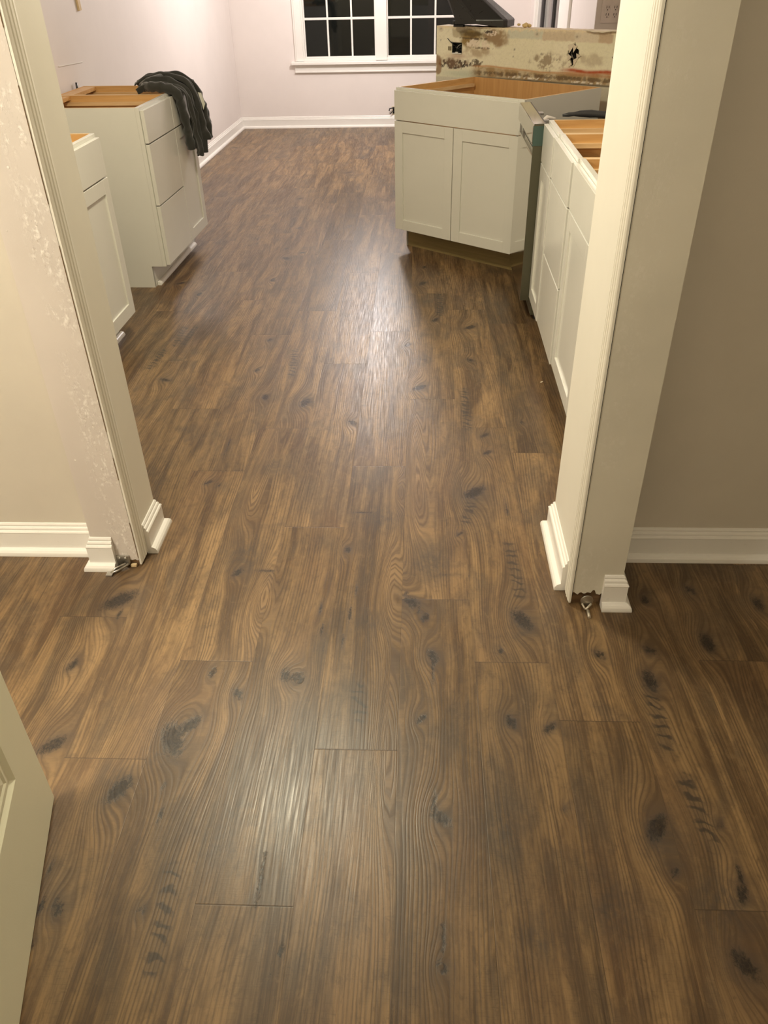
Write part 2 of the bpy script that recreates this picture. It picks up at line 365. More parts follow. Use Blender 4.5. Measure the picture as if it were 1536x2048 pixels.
# seams
ex = t.math('MINIMUM', lx, t.math('SUBTRACT', PW, lx)); ey = t.math('MINIMUM', ly, t.math('SUBTRACT', L, ly))
seam = t.math('MAXIMUM', t.mapr(ex, .0003, .0010, .45, 0), t.mapr(ey, .0004, .0018, 1, 0))
c = t.mix(t.math('MULTIPLY', seam, .55), c, (.03, .018, .012))
t.link(c, t.b.inputs['Base Color'])
ro = t.math('ADD', t.mapr(fine, .3, .7, .27, .42), t.math('MULTIPLY', wr, .06))
t.link(ro, t.b.inputs['Roughness']); t.b.inputs['Specular IOR Level'].default_value = .52
hh = t.math('SUBTRACT', t.math('MULTIPLY', fine, .6), t.math('ADD', t.math('MULTIPLY', linek, .5), t.math('ADD', t.math('MULTIPLY', seam, 1.5), dk)))
hh = t.math('ADD', hh, t.math('MULTIPLY', rough_x, .25))
t.bump(hh, .20, .0009)
me.materials.append(t.m)

# ------------------------------------------------------------------ room shell
H = 2.44
def wall(name, poly, z0, z1, mat): 
    bm = nb(); prism(bm, poly, z0, z1); return mk(name, bm, mat, kind='structure')
def kwx(y): return -1.848 + .022*(y-8.902)      # kitchen left wall line
wall('wall_left', [(kwx(1.95), 1.95), (kwx(8.93), 8.93), (kwx(8.93)-.12, 8.93), (kwx(1.95)-.12, 1.95)], 0, H, M['wall_k'])
# back wall with the window opening
WX0, WX1, WZ0, WZ1 = -1.165, .395, .600, 2.02
bm = nb()
box(bm, -2.2, WX0, 8.932, 9.08, 0, H); box(bm, WX1, 1.3, 8.932, 9.08, 0, H)
box(bm, WX0, WX1, 8.932, 9.08, 0, WZ0); box(bm, WX0, WX1, 8.932, 9.08, WZ1, H)
mk('wall_back', bm, M['wall_k'], kind='structure')
# dining right wall with the patio door opening
DY0, DY1 = 6.95, 8.40
bm = nb(); box(bm, 1.04, 1.16, 5.60, DY0, 0, H); box(bm, 1.04, 1.16, DY1, 8.932, 0, H); box(bm, 1.04, 1.16, DY0, DY1, 2.05, H)
mk('wall_dining_right', bm, M['wall_k'], kind='structure')
wall('wall_dining_return', [(1.04, 5.585), (1.30, 5.585), (1.30, 5.60), (1.04, 5.60)], 0, H, M['wall_r'])
wall('wall_right', [(1.19, 1.95), (1.30, 1.95), (1.30, 5.585), (1.19, 5.585)], 0, H, M['wall_k'])
wall('wall_divider_left', [(-2.75, 1.835), (-.812, 1.835), (-.812, 1.955), (-2.75, 1.955)], 0, H, M['wall_h'])
wall('wall_divider_right', [(.418, 1.835), (2.75, 1.835), (2.75, 1.955), (.418, 1.955)], 0, H, M['wall_h'])
wall('wall_hall_left', [(-2.75, -1.75), (-2.63, -1.75), (-2.63, 1.835), (-2.75, 1.835)], 0, H, M['wall_h'])
wall('wall_hall_right', [(1.95, -1.75), (2.07, -1.75), (2.07, 1.835), (1.95, 1.835)], 0, H, M['wall_h'])
wall('wall_hall_back', [(-2.75, -1.75), (2.07, -1.75), (2.07, -1.63), (-2.75, -1.63)], 0, H, M['wall_h'])
wall('wall_header', [(-.812, 1.765), (.418, 1.765), (.418, 1.955), (-.812, 1.955)], 2.06, H, M['wall_h'])
bm = nb(); box(bm, -2.75, 2.1, -1.75, 9.08, H, H+.1); mk('ceiling', bm, M['ceil'], kind='structure')

# proud wall ends with ragged bottoms
def wall_end(name, x0, x1, yf, yb, mat, gap, facing):
    bm = nb(); n = 26; fr, bk = [], []
    for i in range(n+1):
        x = x0+(x1-x0)*i/n
        zr = gap*(.80+.35*noise.noise(Vector((x*38, 1, yf)))+.25*noise.noise(Vector((x*140, 3, yf)))) if (x > x0+.005 and x < x1-.005) else gap*.8
        fr.append((bm.verts.new((x, yf, max(.004, zr))), bm.verts.new((x, yf, 2.06))))
        bk.append((bm.verts.new((x, yb, max(.004, zr))), bm.verts.new((x, yb, 2.06))))
    for i in range(n):
        bm.faces.new([fr[i][0], fr[i+1][0], fr[i+1][1], fr[i][1]]); bm.faces.new([bk[i+1][0], bk[i][0], bk[i][1], bk[i+1][1]])
        bm.faces.new([fr[i][0], bk[i][0], bk[i+1][0], fr[i+1][0]]); bm.faces.new([fr[i][1], fr[i+1][1], bk[i+1][1], bk[i][1]])
    bm.faces.new([fr[0][0], fr[0][1], bk[0][1], bk[0][0]]); bm.faces.new([fr[n][0], bk[n][0], bk[n][1], fr[n][1]])
    return mk(name, bm, mat, kind='structure')
wall_end('wall_end_left', -.937, -.8122, 1.767, 1.835, M['plaster_l'], .026, 1)
wall_end('wall_end_right', .4182, .545, 1.622, 1.835, M['plaster_r'], .054, 1)
# the boards the jambs are cased with, facing each other across the opening
boxo('trim_1', -.8120, -.8065, 1.7685, 1.957, .004, 2.06, M['jamb'], kind='structure', label='flat painted jamb board, left side of opening')
boxo('trim_2', .4125, .4180, 1.6235, 1.960, .004, 2.06, M['jamb'], kind='structure', label='flat painted jamb board, right side of opening')
def casing(name, xw, y0, sgn, label):
    # moulded casing on the jamb; cross-section across y, thickness along x*sgn
    pr = [(0, 0), (0, .0055), (.003, .0085), (.010, .0090), (.0115, .0055), (.0145, .0055), (.016, .0095), (.024, .0098), (.0255, .0060), (.029, .0060), (.0305, .0100),
          (.040, .0098), (.0415, .0062), (.045, .0062), (.047, .0092), (.056, .0080), (.060, .0050), (.064, .0035), (.064, 0)]
    bm = nb(); prism(bm, [(xw+sgn*b, y0+a) for a, b in pr], .012, 2.06)
    return mk(name, bm, M['jamb'], kind='structure', label=label)
casing('trim_3', -.8115, 1.768, 1, 'fluted vertical casing on left jamb')
casing('trim_4', .4175, 1.620, -1, 'fluted vertical casing on right jamb')
# gap line between casing and wall end
bm = nb()
for z0, z1 in ((.03, .155), (.30, .37), (.45, .93), (1.02, 1.25), (1.35, 2.0)): box(bm, -.8127, -.8115, 1.7660, 1.7674, z0, z1)
mk('trim_5', bm, M['rot'], kind='structure', label='thin open crack beside left casing')
boxo('trim_6', .4175, .4189, 1.6206, 1.6218, .03, 2.0, M['dark'], kind='structure', label='dark open crack beside right casing')
# rotten sole plates under the wall ends
boxo('trim_7', -.875, -.814, 1.772, 1.834, 0, .030, M['rot'], kind='structure', label='exposed sole plate under left wall end')
boxo('trim_8', .420, .498, 1.632, 1.834, 0, .056, M['rot'], kind='structure', label='dark exposed sole plate under right wall end')

BASE = [(0, 0), (.031, 0), (.031, .005), (.0295, .012), (.025, .018), (.019, .0215), (.0145, .0225), (.0145, .074), (.0160, .077), (.0140, .081), (.0095, .083), (.0105, .088), (.0085, .092), (.0045, .094), (.0055, .099), (.003, .104), (0, .105)]
def baseb(name, path, side, mat=None, **kw):
    bm = nb(); sweep(bm, path, BASE, side); return mk(name, bm, mat or M['trim'], kind='structure', **kw)
baseb('baseboard_left', [(kwx(4.93), 4.93), (kwx(8.93), 8.93)], -1)
baseb('baseboard_back', [(kwx(8.93), 8.932), (1.04, 8.932)], -1)
baseb('baseboard_divider_left', [(-2.63, 1.835), (-.938, 1.835)], -1)
baseb('baseboard_divider_right', [(.546, 1.835), (1.95, 1.835)], -1)
baseb('baseboard_jamb_left', [(-.806, 1.826), (-.806, 1.957), (-.86, 1.957)], -1)
baseb('baseboard_jamb_right', [(.412, 1.679), (.412, 1.960), (.47, 1.960)], 1)
baseb('trim_9', [(-.937, 1.834), (-.937, 1.767), (-.876, 1.767)], -1, label='short leftover baseboard block on left wall end')
baseb('trim_10', [(.496, 1.622), (.545, 1.622), (.545, 1.834)], -1, label='short leftover baseboard block on right wall end')

# ------------------------------------------------------------------ window in the back wall
def rect_ring(bm, x0, x1, z0, z1, wd, y0, y1):
    box(bm, x0, x1, y0, y1, z0, z0+wd); box(bm, x0, x1, y0, y1, z1-wd, z1)
    box(bm, x0, x0+wd, y0, y1, z0+wd, z1-wd); box(bm, x1-wd, x1, y0, y1, z0+wd, z1-wd)
wn = empty('window_1', (0, 8.932, 0), kind='structure', label='dark night window with white grid of muntins', cat=None)
bm = nb(); rect_ring(bm, WX0, WX1, WZ0, WZ1, .022, .0, .11); box(bm, -.440, -.331, -.012, .11, WZ0, WZ1); mk('window_frame', bm, M['trim'], wn, bevel=.002)
bm = nb()
box(bm, WX0-.075, WX0+.006, -.020, 0, WZ0-.002, WZ1+.08); box(bm, WX1-.006, WX1+.075, -.020, 0, WZ0-.002, WZ1+.08); box(bm, WX0-.075, WX1+.075, -.020, 0, WZ1, WZ1+.08)
box(bm, WX0-.060, WX0-.050, -.026, -.02, WZ0, WZ1+.06); box(bm, WX1+.050, WX1+.060, -.026, -.02, WZ0, WZ1+.06)
mk('window_casing', bm, M['trim'], wn, bevel=.002)
boxo('window_sill', WX0-.115, WX1+.115, -.055, .02, WZ0-.030, WZ0-.004, M['trim'], wn, bevel=.004)
bm = nb(); box(bm, WX0-.085, WX1+.085, -.018, 0, WZ0-.100, WZ0-.031); box(bm, WX0-.085, WX1+.085, -.024, -.018, WZ0-.100, WZ0-.088); mk('window_apron', bm, M['trim'], wn, bevel=.002)
for sx0, sx1 in ((WX0+.022, -.440), (-.331, WX1-.022)):
    bm = nb(); rect_ring(bm, sx0, sx1, WZ0+.022, WZ1-.022, .012, .040, .07)
    for k in (1, 2): xm = sx0+(sx1-sx0)*k/3; box(bm, xm-.0085, xm+.0085, .046, .062, WZ0+.03, WZ1-.03)
    for zz in (.952, 1.30, 1.65): box(bm, sx0+.01, sx1-.01, .044, .064, zz-.010, zz+.010)
    mk('window_sash', bm, M['trim'], wn, bevel=.001)
    boxo('window_pane', sx0+.010, sx1-.010, .0535, .0565, WZ0+.03, WZ1-.03, M['glass'], wn)

# ------------------------------------------------------------------ patio door in the dining right wall (seen edge-on)
pd = empty('door_2', (1.04, 0, 0), kind='structure', label='dark glazed patio door with white frame')
bm = nb()
for y0, y1 in ((DY0, DY0+.07), (DY1-.05, DY1)): box(bm, .0, .10, y0, y1, 0, 2.05)
box(bm, 0, .10, DY0, DY1, 1.98, 2.05); box(bm, 0, .10, DY0, DY1, 0, .04)
mk('door_frame', bm, M['trim'], pd, bevel=.002)
bm = nb(); box(bm, -.02, 0, DY0-.44, DY0+.01, 0, 2.12); box(bm, -.02, 0, DY1-.01, DY1+.09, 0, 2.12); box(bm, -.02, 0, DY0-.44, DY1+.09, 2.04, 2.12)
mk('door_casing', bm, M['trim'], pd, bevel=.002)
bm = nb(); rx = .045
for y0, y1 in ((DY0+.07, DY0+.12), (DY1-.10, DY1-.05), (7.62, 7.70)): box(bm, rx-.02, rx+.02, y0, y1, .04, 1.98)
box(bm, rx-.02, rx+.02, DY0+.12, DY1-.1, .04, .14); box(bm, rx-.02, rx+.02, DY0+.12, DY1-.1, 1.9, 1.98)
mk('door_sash', bm, plain('grey_sash', (.11, .10, .10), .35), pd, bevel=.002)
boxo('door_pane', rx-.004, rx+.004, DY0+.12, DY1-.10, .14, 1.9, M['glass'], pd)
# rough scar on the casing beside the patio door
bm = nb(); pts = []
for i in range(13):
    z = 1.13+.20*i/12; wdt = .030+.030*abs(noise.noise(Vector((z*20, 0, 0)))); yc = 6.58+.03*noise.noise(Vector((z*13, 5, 0)))
    pts.append((bm.verts.new((1.0185, yc-wdt, z)), bm.verts.new((1.0185, yc+wdt, z)), bm.verts.new((1.0200, yc-wdt, z)), bm.verts.new((1.0200, yc+wdt, z))))
for a, b in zip(pts, pts[1:]):
    bm.faces.new([a[0], b[0], b[1], a[1]]); bm.faces.new([a[0], a[2], b[2], b[0]]); bm.faces.new([a[1], b[1], b[3], a[3]])
bm.faces.new([pts[0][0], pts[0][1], pts[0][3], pts[0][2]]); bm.faces.new([pts[-1][0], pts[-1][2], pts[-1][3], pts[-1][1]])
t = NT('scraped_mark'); p = t.pos(); t.link(t.mix(t.mapr(t.noise(p, 45, 5, .8), .46, .56), (.80, .75, .70), (.12, .08, .07)), t.b.inputs['Base Color']); t.b.inputs['Roughness'].default_value = .8
mk('door_scar', bm, t.m, pd, label='scraped dark patch on the casing')

# ------------------------------------------------------------------ stained half wall (diagonal)
HW = Vector((.094, 5.467)); HA = math.radians(-35); HU = Vector((math.cos(HA), math.sin(HA))); HN = Vector((-math.sin(HA), math.cos(HA)))
HL = 1.36; HH = 1.103
def fb(u, z, s, o=0, oc=4):
    v = 0; a = .5; q = Vector((u*s+o, z*s, o*1.7))
    for i in range(oc): v += a*noise.noise(q); q = q*2.03; a *= .55
    return v          # about -.6 .. .6
def bl(u, z, u0, z0, su, sz): return math.exp(-((u-u0)/su)**2-((z-z0)/sz)**2)
def lerp(a, b, t_): t_ = max(0, min(1, t_)); return tuple(x+(y-x)*t_ for x, y in zip(a, b))
def sstep(a, b, x): x = max(0, min(1, (x-a)/(b-a))); return x*x*(3-2*x)
def inr(u, z, u0, u1, z0, z1, e=.004):
    j = .006*noise.noise(Vector((u*40, z*40, 9)))
    return sstep(u0-e, u0+e, u+j)*(1-sstep(u1-e, u1+e, u+j))*sstep(z0-e, z0+e, z+j)*(1-sstep(z1-e, z1+e, z+j))
def hw_col(u, z):
    h = 0
    c = lerp((.85, .80, .575), (.90, .84, .635), .5+fb(u, z, 4, 1)*1.5)
    c = lerp(c, (.50, .53, .40), bl(u, z, .2, .86, .2, .03)*.8)
    n1 = fb(u, z, 22, 3); n2 = fb(u, z, 60, 7); n3 = fb(u, z, 9, 12)
    # joint band under the top with its patches
    c = lerp(c, (.68, .67, .53), inr(u, z, .48, .70, 1.053, 1.12)*.9)
    c = lerp(c, (.66, .53, .37), inr(u, z, .70, .895, 1.050, 1.12)*.85)
    c = lerp(c, (.76, .64, .49), inr(u, z, .895, 1.03, 1.048, 1.12)*.8)
    c = lerp(c, (.60, .44, .29), inr(u, z, 1.03, 1.11, 1.048, 1.105)*.9)
    c = lerp(c, (.56, .48, .31), inr(u, z, .112, .30, 1.047, 1.12)*.9)
    c = lerp(c, (.16, .11, .035), sstep(.25, .6, bl(u, z, .225, 1.070, .09, .018)+n3*.8)*.75)
    def mk_(b, n, k, t0, t1): return sstep(t0, t1, b*(1+k*n))
    c = lerp(c, (.34, .22, .11), mk_(bl(u, z, .40, 1.055, .085, .045), n1, 1.6, .18, .75)*.95)
    c = lerp(c, (.30, .19, .05), mk_(bl(u, z, .245, 1.040, .085, .040), n3+n1*.5, 1.8, .18, .70)*.95)
    c = lerp(c, (.13, .085, .03), mk_(bl(u, z, .25, 1.066, .08, .016), n1, 2.0, .35, .9)*.85)
    tp = mk_(bl(u, z, .29, 1.016, .085, .026), n1+n2, 2.0, .42, .50); c = lerp(c, (.88, .76, .60), tp*.97); h += tp*.004
    tp = mk_(bl(u, z, .370, 1.078, .055, .016), n2, 2.4, .48, .58); c = lerp(c, (.88, .75, .62), tp*.95); h += tp*.003
    c = lerp(c, (.05, .03, .015), mk_(bl(u, z, .345, 1.082, .05, .014), n2, 3.2, .62, .78)*.95)
    c = lerp(c, (.07, .04, .018), mk_(bl(u, z, .27, 1.045, .12, .006), n2, 2.6, .45, .75)*.85)
    c = lerp(c, (.07, .04, .018), mk_(bl(u, z, .31, .998, .09, .006), n2, 3.0, .60, .85)*.75)
    c = lerp(c, (.40, .26, .13), mk_(bl(u, z, .27, .978, .12, .030), n1, 1.5, .2, .9)*.65)
    # black mould
    mo = mk_(bl(u, z, .135, .910, .105, .026), n2*1.2+n1*.4, 2.6, .36, .60); c = lerp(c, (.020, .012, .010), mo*.96); h += mo*.001
    c = lerp(c, (.22, .13, .07), mk_(bl(u, z, .13, .915, .12, .034), n1, 2.0, .3, .9)*.7)
    c = lerp(c, (.08, .05, .02), mk_(bl(u, z, .285, .918, .050, .024), n2, 2.8, .50, .75)*.9)
    c = lerp(c, (.46, .28, .20), bl(u, z, .15, .952, .07, .012)*.7)
    c = lerp(c, (.26, .13, .05), mk_(bl(u, z, .012, .885, .028, .085), n1, 2.2, .35, .9)*.8)
    c = lerp(c, (.76, .69, .52), mk_(bl(u, z, .13, .878, .07, .006), n2, 2.0, .4, .6))
    # orange water line and the brown band below it
    zl = .903+.006*math.sin((u-.2)*9)+.004*noise.noise(Vector((u*12, 2, 0)))
    on = sstep(.22, .32, u)
    c = lerp(c, (.42, .28, .13), on*(1-sstep(zl-.010, zl+.002, z))*sstep(.845, .858, z)*min(1, .60+1.2*max(0, n1+.2)))
    c = lerp(c, (.55, .24, .06), on*math.exp(-((z-zl)/.0045)**2)*.85)
    rd = sstep(.80, .90, u)*math.exp(-((z-.913-.003*math.sin(u*30))/.0085)**2); c = lerp(c, (.46, .075, .015), min(1, rd*(1.05+.8*n1)))
    c = lerp(c, (.50, .22, .09), sstep(.8, .9, u)*math.exp(-((z-.895)/.006)**2)*.6)
    c = lerp(c, (.10, .062, .03), on*mk_(math.exp(-((z-.874)/.014)**2), n2+n1*.5, 2.0, .45, .95)*.7)
    c = lerp(c, (.26, .17, .09), mk_(bl(u, z, .74, .945, .13, .05), n1*1.2+n2*.5, 2.2, .35, .95)*.75)
    c = lerp(c, (.42, .31, .20), mk_(bl(u, z, 1.0, .965, .10, .04), n1, 1.5, .3, .95)*.5)
    # torn caulk line
    ck = max(inr(u, z, .50, .79, .857, .866, .002), inr(u, z, .90, 1.08, .853, .864, .002))*sstep(-.10, .04, n2+fb(u, 0, 15, 4)*.6)
    c = lerp(c, (.92, .82, .68), ck); h += ck*.005
    c = lerp(c, (.07, .045, .022), math.exp(-((z-.849)/.006)**2)*on*.9)
    c = lerp(c, (.56, .52, .41), sstep(.846, .835, z)*.85)
    # small nail holes and screw marks
    for a, b, r in ((.53, 1.0, .004), (.525, .965, .003), (.03, 1.03, .003), (.70, .985, .004), (.76, .975, .004), (.80, .96, .003)):
        c = lerp(c, (.07, .05, .03), math.exp(-(((u-a)**2+(z-b)**2)/(r*r))))
    for a, b in ((.665, 1.078), (.03, 1.088), (.905, 1.073)):
        d = math.hypot((u-a), (z-b)*1.1); c = lerp(c, (.70, .62, .47), math.exp(-((d-.013)/.006)**2)*.8); c = lerp(c, (.20, .13, .07), math.exp(-(d/.006)**2)*.8)
    # crumbled top edge
    te = sstep(1.086, 1.10, z+n2*.025); c = lerp(c, (.90, .76, .53), te*.85)
    h += te*.002*n2
    return c, h
def hwp(u, o, z): return (HW.x+HU.x*u+HN.x*o, HW.y+HU.y*u+HN.y*o, z)
bm = nb(); cl = bm.loops.layers.float_color.new('stain'); vc = {}
us = [HL*i/272 for i in range(273)]; zs = [0, .3, .55, .70, .76, .80]+[.815+.288*i/60 for i in range(61)]
holes = lambda u, z: (.108 < u < .182 and .966 < z < 1.022) or (abs(u-.895)/.036+abs(z-.990)/.060 < 1 + .35*noise.noise(Vector((u*60, z*60, 3))))
grid = []
for z in zs:
    row = []
    for u in us:
        c, h = hw_col(u, z); c = tuple(min(.95, v_*1.06) for v_ in c)
        zz = z + (.004*fb(u, 0, 30, 2) if z > 1.10 else 0)
        v = bm.verts.new(hwp(u, -h, zz)); vc[v] = c; row.append(v)
    grid.append(row)
for j in range(len(zs)-1):
    for i in range(len(us)-1):
        if holes((us[i]+us[i+1])/2, (zs[j]+zs[j+1])/2): continue
        f = bm.faces.new([grid[j][i], grid[j][i+1], grid[j+1][i+1], grid[j+1][i]]); f.smooth = True
# hole returns, top, ends, back
edge_b = [e for e in bm.edges if e.is_boundary]
def inner(e):
    return all(.05 < (Vector((v.co.x, v.co.y))-HW).dot(HU) < 1.0 and .93 < v.co.z < 1.06 for v in e.verts)
eb = [e for e in edge_b if inner(e)]
ext = bmesh.ops.extrude_edge_only(bm, edges=eb)
for v in [g for g in ext['geom'] if isinstance(g, bmesh.types.BMVert)]:
    v.co += Vector((HN.x, HN.y, 0))*.016; vc[v] = (.45, .38, .28)
def quad(pts, c):
    vs = [bm.verts.new(p) for p in pts]
    for v in vs: vc[v] = c
    bm.faces.new(vs)
nT = 90
for i in range(nT):
    u0, u1 = HL*i/nT, HL*(i+1)/nT
    zt = lambda u: HH+.004*fb(u, 0, 30, 2); zb = lambda u: HH-.002+.004*fb(u, 3, 20, 5)
    col = lerp((.74, .58, .38), (.80, .70, .56), .5+fb(u0, 0, 14)*2)
    quad([hwp(u0, 0, zt(u0)), hwp(u1, 0, zt(u1)), hwp(u1, .12, zb(u1)), hwp(u0, .12, zb(u0))], col)
quad([hwp(0, 0, 0), hwp(0, 0, HH), hwp(0, .12, HH-.004), hwp(0, .12, 0)], (.72, .66, .60))
quad([hwp(0, .12, 0), hwp(0, .12, HH-.004), hwp(HL, .12, HH-.004), hwp(HL, .12, 0)], (.72, .66, .60))
quad([hwp(HL, .12, 0), hwp(HL, .12, HH-.004), hwp(HL, 0, HH), hwp(HL, 0, 0)], (.72, .66, .60))
for f in bm.faces:
    for lp in f.loops: lp[cl] = (*vc.get(lp.vert, (.6, .5, .4)), 1)
t = NT('stained_drywall'); a = t.n('ShaderNodeAttribute'); a.attribute_name = 'stain'; p = t.pos()
t.link(t.mix(t.mapr(t.noise(p, 90, 5, .75), .48, .72, 0, .22), a.outputs['Color'], (.36, .28, .17)), t.b.inputs['Base Color']); t.b.inputs['Roughness'].default_value = .75
t.bump(t.noise(p, 220, 4), .4, .002)
hwall = mk('wall_partition', bm, t.m, kind='structure', label='stained diagonal half wall with mould and torn drywall')

def at_hw(name, label, cat, u, z, **kw):
    p_ = hwp(u, 0, z); return empty(name, (p_[0], p_[1], z), HA, label, cat, **kw)
# electrical box in the half wall (local: x along wall, y into wall)
e = at_hw('electrical_box', 'open dark electrical box with loose wires in stained half wall', 'electrical box', .145, .994)
bm = nb(); rect_ring(bm, -.036, .036, -.027, .027, .003, .002, .045); box(bm, -.036, .036, .042, .045, -.027, .027); mk('box_shell', bm, plain('box_plastic', (.03, .032, .028), .5), e)
bm = nb(); box(bm, -.030, .034, -.005, .0, -.031, -.0255); box(bm, -.006, .012, -.008, -.004, -.030, -.020); mk('mounting_bracket', bm, plain('bracket_white', (.75, .74, .68), .5), e)
bm = nb()
tube(bm, [(-.03, .03, .0), (-.025, -.004, .018), (-.045, -.010, .034), (-.062, -.008, .047)], .0022)
tube(bm, [(-.01, .03, .01), (-.02, -.006, .012), (-.03, -.008, .026), (-.034, -.006, .030)], .0022)
tube(bm, [(.02, .03, .0), (.01, .004, -.006), (-.01, -.002, .004), (.00, .01, .018), (.02, .03, .01)], .0026)
tube(bm, [(.03, .03, .01), (.02, .0, .006), (.008, .002, -.012), (.02, .02, -.02)], .0022)
mk('wire', bm, plain('wire_black', (.02, .022, .02), .4), e)
bm = nb(); tube(bm, [(-.02, .03, -.01), (.0, .0, .0), (.014, -.002, .014), (.02, .03, .018)], .0018); mk('wire', bm, plain('wire_copper', (.45, .42, .35), .4), e)
bm = nb(); box(bm, -.060, -.038, -.0045, -.0005, -.014, .006); mk('paper_flap', bm, plain('paper_brown', (.30, .25, .15), .8), e)
# torn hole with wires and flaps
e = at_hw('torn_outlet_hole', 'ragged torn hole with black wires in half wall', 'wall hole', .895, .990)
boxo('cavity', -.042, .042, .030, .034, -.062, .062, M['dark'], e)
bm = nb()
for a_, b_, c_ in ((( -.036, .044), (.004, .052), (-.022, .006)), ((-.034, .004), (-.006, -.012), (-.030, -.034)), ((-.006, .046), (.020, .040), (-.002, .008)), ((.004, -.024), (.034, -.010), (.008, -.060)), ((.018, .006), (.050, -.004), (.022, -.016)), ((-.024, -.040), (.0, -.046), (-.018, -.060))):
    vs = [bm.verts.new((x, -.003-.006*random.random(), z)) for x, z in (a_, b_, c_)]; vb = [bm.verts.new((v.co.x, v.co.y+.0025, v.co.z)) for v in vs]
    bm.faces.new(vs); bm.faces.new(vb[::-1])
    for i in range(3): bm.faces.new([vs[i], vb[i], vb[(i+1) % 3], vs[(i+1) % 3]])
mk('paper_flap', bm, M['pale'], e)
bm = nb(); tube(bm, [(.0, .028, .02), (-.012, .0, .01), (-.006, -.004, -.01), (.004, .02, -.03)], .003); mk('wire', bm, M['steel'], e)
# curl of wire at the right of the half wall
bm = nb(); tube(bm, [(.0, .002, .016), (.012, -.006, .012), (.002, -.008, .004), (-.010, -.006, -.002), (.0, -.008, -.012), (.012, -.004, -.008)], .0018)
o = mk('wire_curl', bm, plain('wire_brown', (.10, .07, .05), .5)); o.location = hwp(1.13, 0, .990); o.rotation_euler = (0, 0, HA); props(o, 'small curled wire poking out of right end of half wall', 'wire')
# crumbs on the ledge
bm = nb(); r_ = random.Random(5)
for k in range(7):
    u = .52+.06*r_.random(); 
    bmesh.ops.create_icosphere(bm, subdivisions=1, radius=.006+.006*r_.random(), matrix=Matrix.Translation(Vector(hwp(u, .04+.03*r_.random(), HH+.008+.006*r_.random()))) @ Matrix.Scale(1.6, 4, Vector((HU.x, HU.y, 0))))
o = mk('drywall_crumbs', bm, plain('crumbs', (.70, .52, .24), .8)); props(o, 'yellowish broken drywall crumbs on ledge of half wall', 'debris', kind='stuff')
# torn strip hanging from the ledge
bm = nb(); n = 16; A, B = [], []
for i in range(n+1):
    s = i/n; u = .96+.17*s; dp = .028*math.sin(PI*min(1, s*1.15))*(.7+.5*noise.noise(Vector((s*6, 1, 1))))
    A.append(bm.verts.new(hwp(u, .01, HH+.007))); B.append(bm.verts.new(hwp(u, -.022, HH+.004-dp*.35)))
C_ = [bm.verts.new(v.co-Vector((0, 0, .004))) for v in B]; D_ = [bm.verts.new(v.co-Vector((0, 0, .004))) for v in A]
for R_, S_ in ((A, B), (B, C_), (C_, D_), (D_, A)):
    for i in range(n): bm.faces.new([R_[i], R_[i+1], S_[i+1], S_[i]])
bm.faces.new([A[0], B[0], C_[0], D_[0]]); bm.faces.new([A[n], D_[n], C_[n], B[n]])
o = mk('torn_paper_strip', bm, M['pale'], smooth=True); props(o, 'torn pale paper lip curling over right part of half wall ledge', 'torn paper')

# black moulded shroud standing on the half wall
e = at_hw('plastic_shroud', 'black angular plastic hood standing on left end of half wall ledge', 'plastic hood', .10, HH+.001)
base = [(.035, .16), (.030, .02), (.075, -.075), (.205, -.060), (.350, .000), (.358, .030), (.34, .14), (.20, .22)]
top = [(-.10, .12), (-.10, .03), (-.085, -.03), (-.045, -.045), (.02, .0), (.03, .02), (.0, .10), (-.04, .13)]
bm = nb(); z1, z2, z3 = .0, .032, .250
rg = []
for z, P_ in ((z1, base), (z2, base), (z2+.006, [(a*.985, b) for a, b in base]), (z3, top)):
    rg.append([bm.verts.new((a, b, z)) for a, b in P_])
rg[0][2].co.z = .012; rg[0][3].co.z = .016
for A, B in zip(rg, rg[1:]):
    for i in range(8): bm.faces.new([A[i], A[(i+1) % 8], B[(i+1) % 8], B[i]])
bm.faces.new(rg[-1])
o = mk('hood_shell', bm, M['black'], e); sm_ = o.modifiers.new('s', 'SOLIDIFY'); sm_.thickness = .004; bv = o.modifiers.new('b', 'BEVEL'); bv.width = .004; bv.segments = 2; bv.limit_method = 'ANGLE'
bm = nb(); box(bm, .060, .125, -.070, -.040, .0, .010); box(bm, .055, .070, -.072, -.04, .01, .03); mk('foot', bm, M['black'], e, bevel=.003)
bm = nb(); tube(bm, [(.204, -.058, .034), (.08, -.055, .12), (-.043, -.048, .245)], .0035); mk('ridge', bm, M['black'], e)

# ------------------------------------------------------------------ wall plate on the return wall
e = empty('wall_plate', (1.128, 5.585, 1.150), math.radians(0), 'beige double outlet plate on wall behind half wall', 'outlet')
pm = plain('plate_beige', (.52, .44, .38), .4)
bm = nb(); box(bm, -.058, .058, -.006, 0, -.058, .058); mk('cover_plate', bm, pm, e, bevel=.002)
for sx in (-.023, .023):
    bm = nb(); box(bm, sx-.015, sx+.015, -.0085, -.005, -.030, .032)
    o = mk('receptacle', bm, pm, e, bevel=.002)
    bm = nb()
    for sz in (-.018, .018):
        box(bm, sx-.008, sx-.005, -.0092, -.0083, sz-.002, sz+.010); box(bm, sx+.005, sx+.008, -.0092, -.0083, sz-.002, sz+.010); disc(bm, (sx, -.0083, sz-.009), (0, -1, 0), .003, .001, 8)
    mk('slots', bm, M['dark'], o)
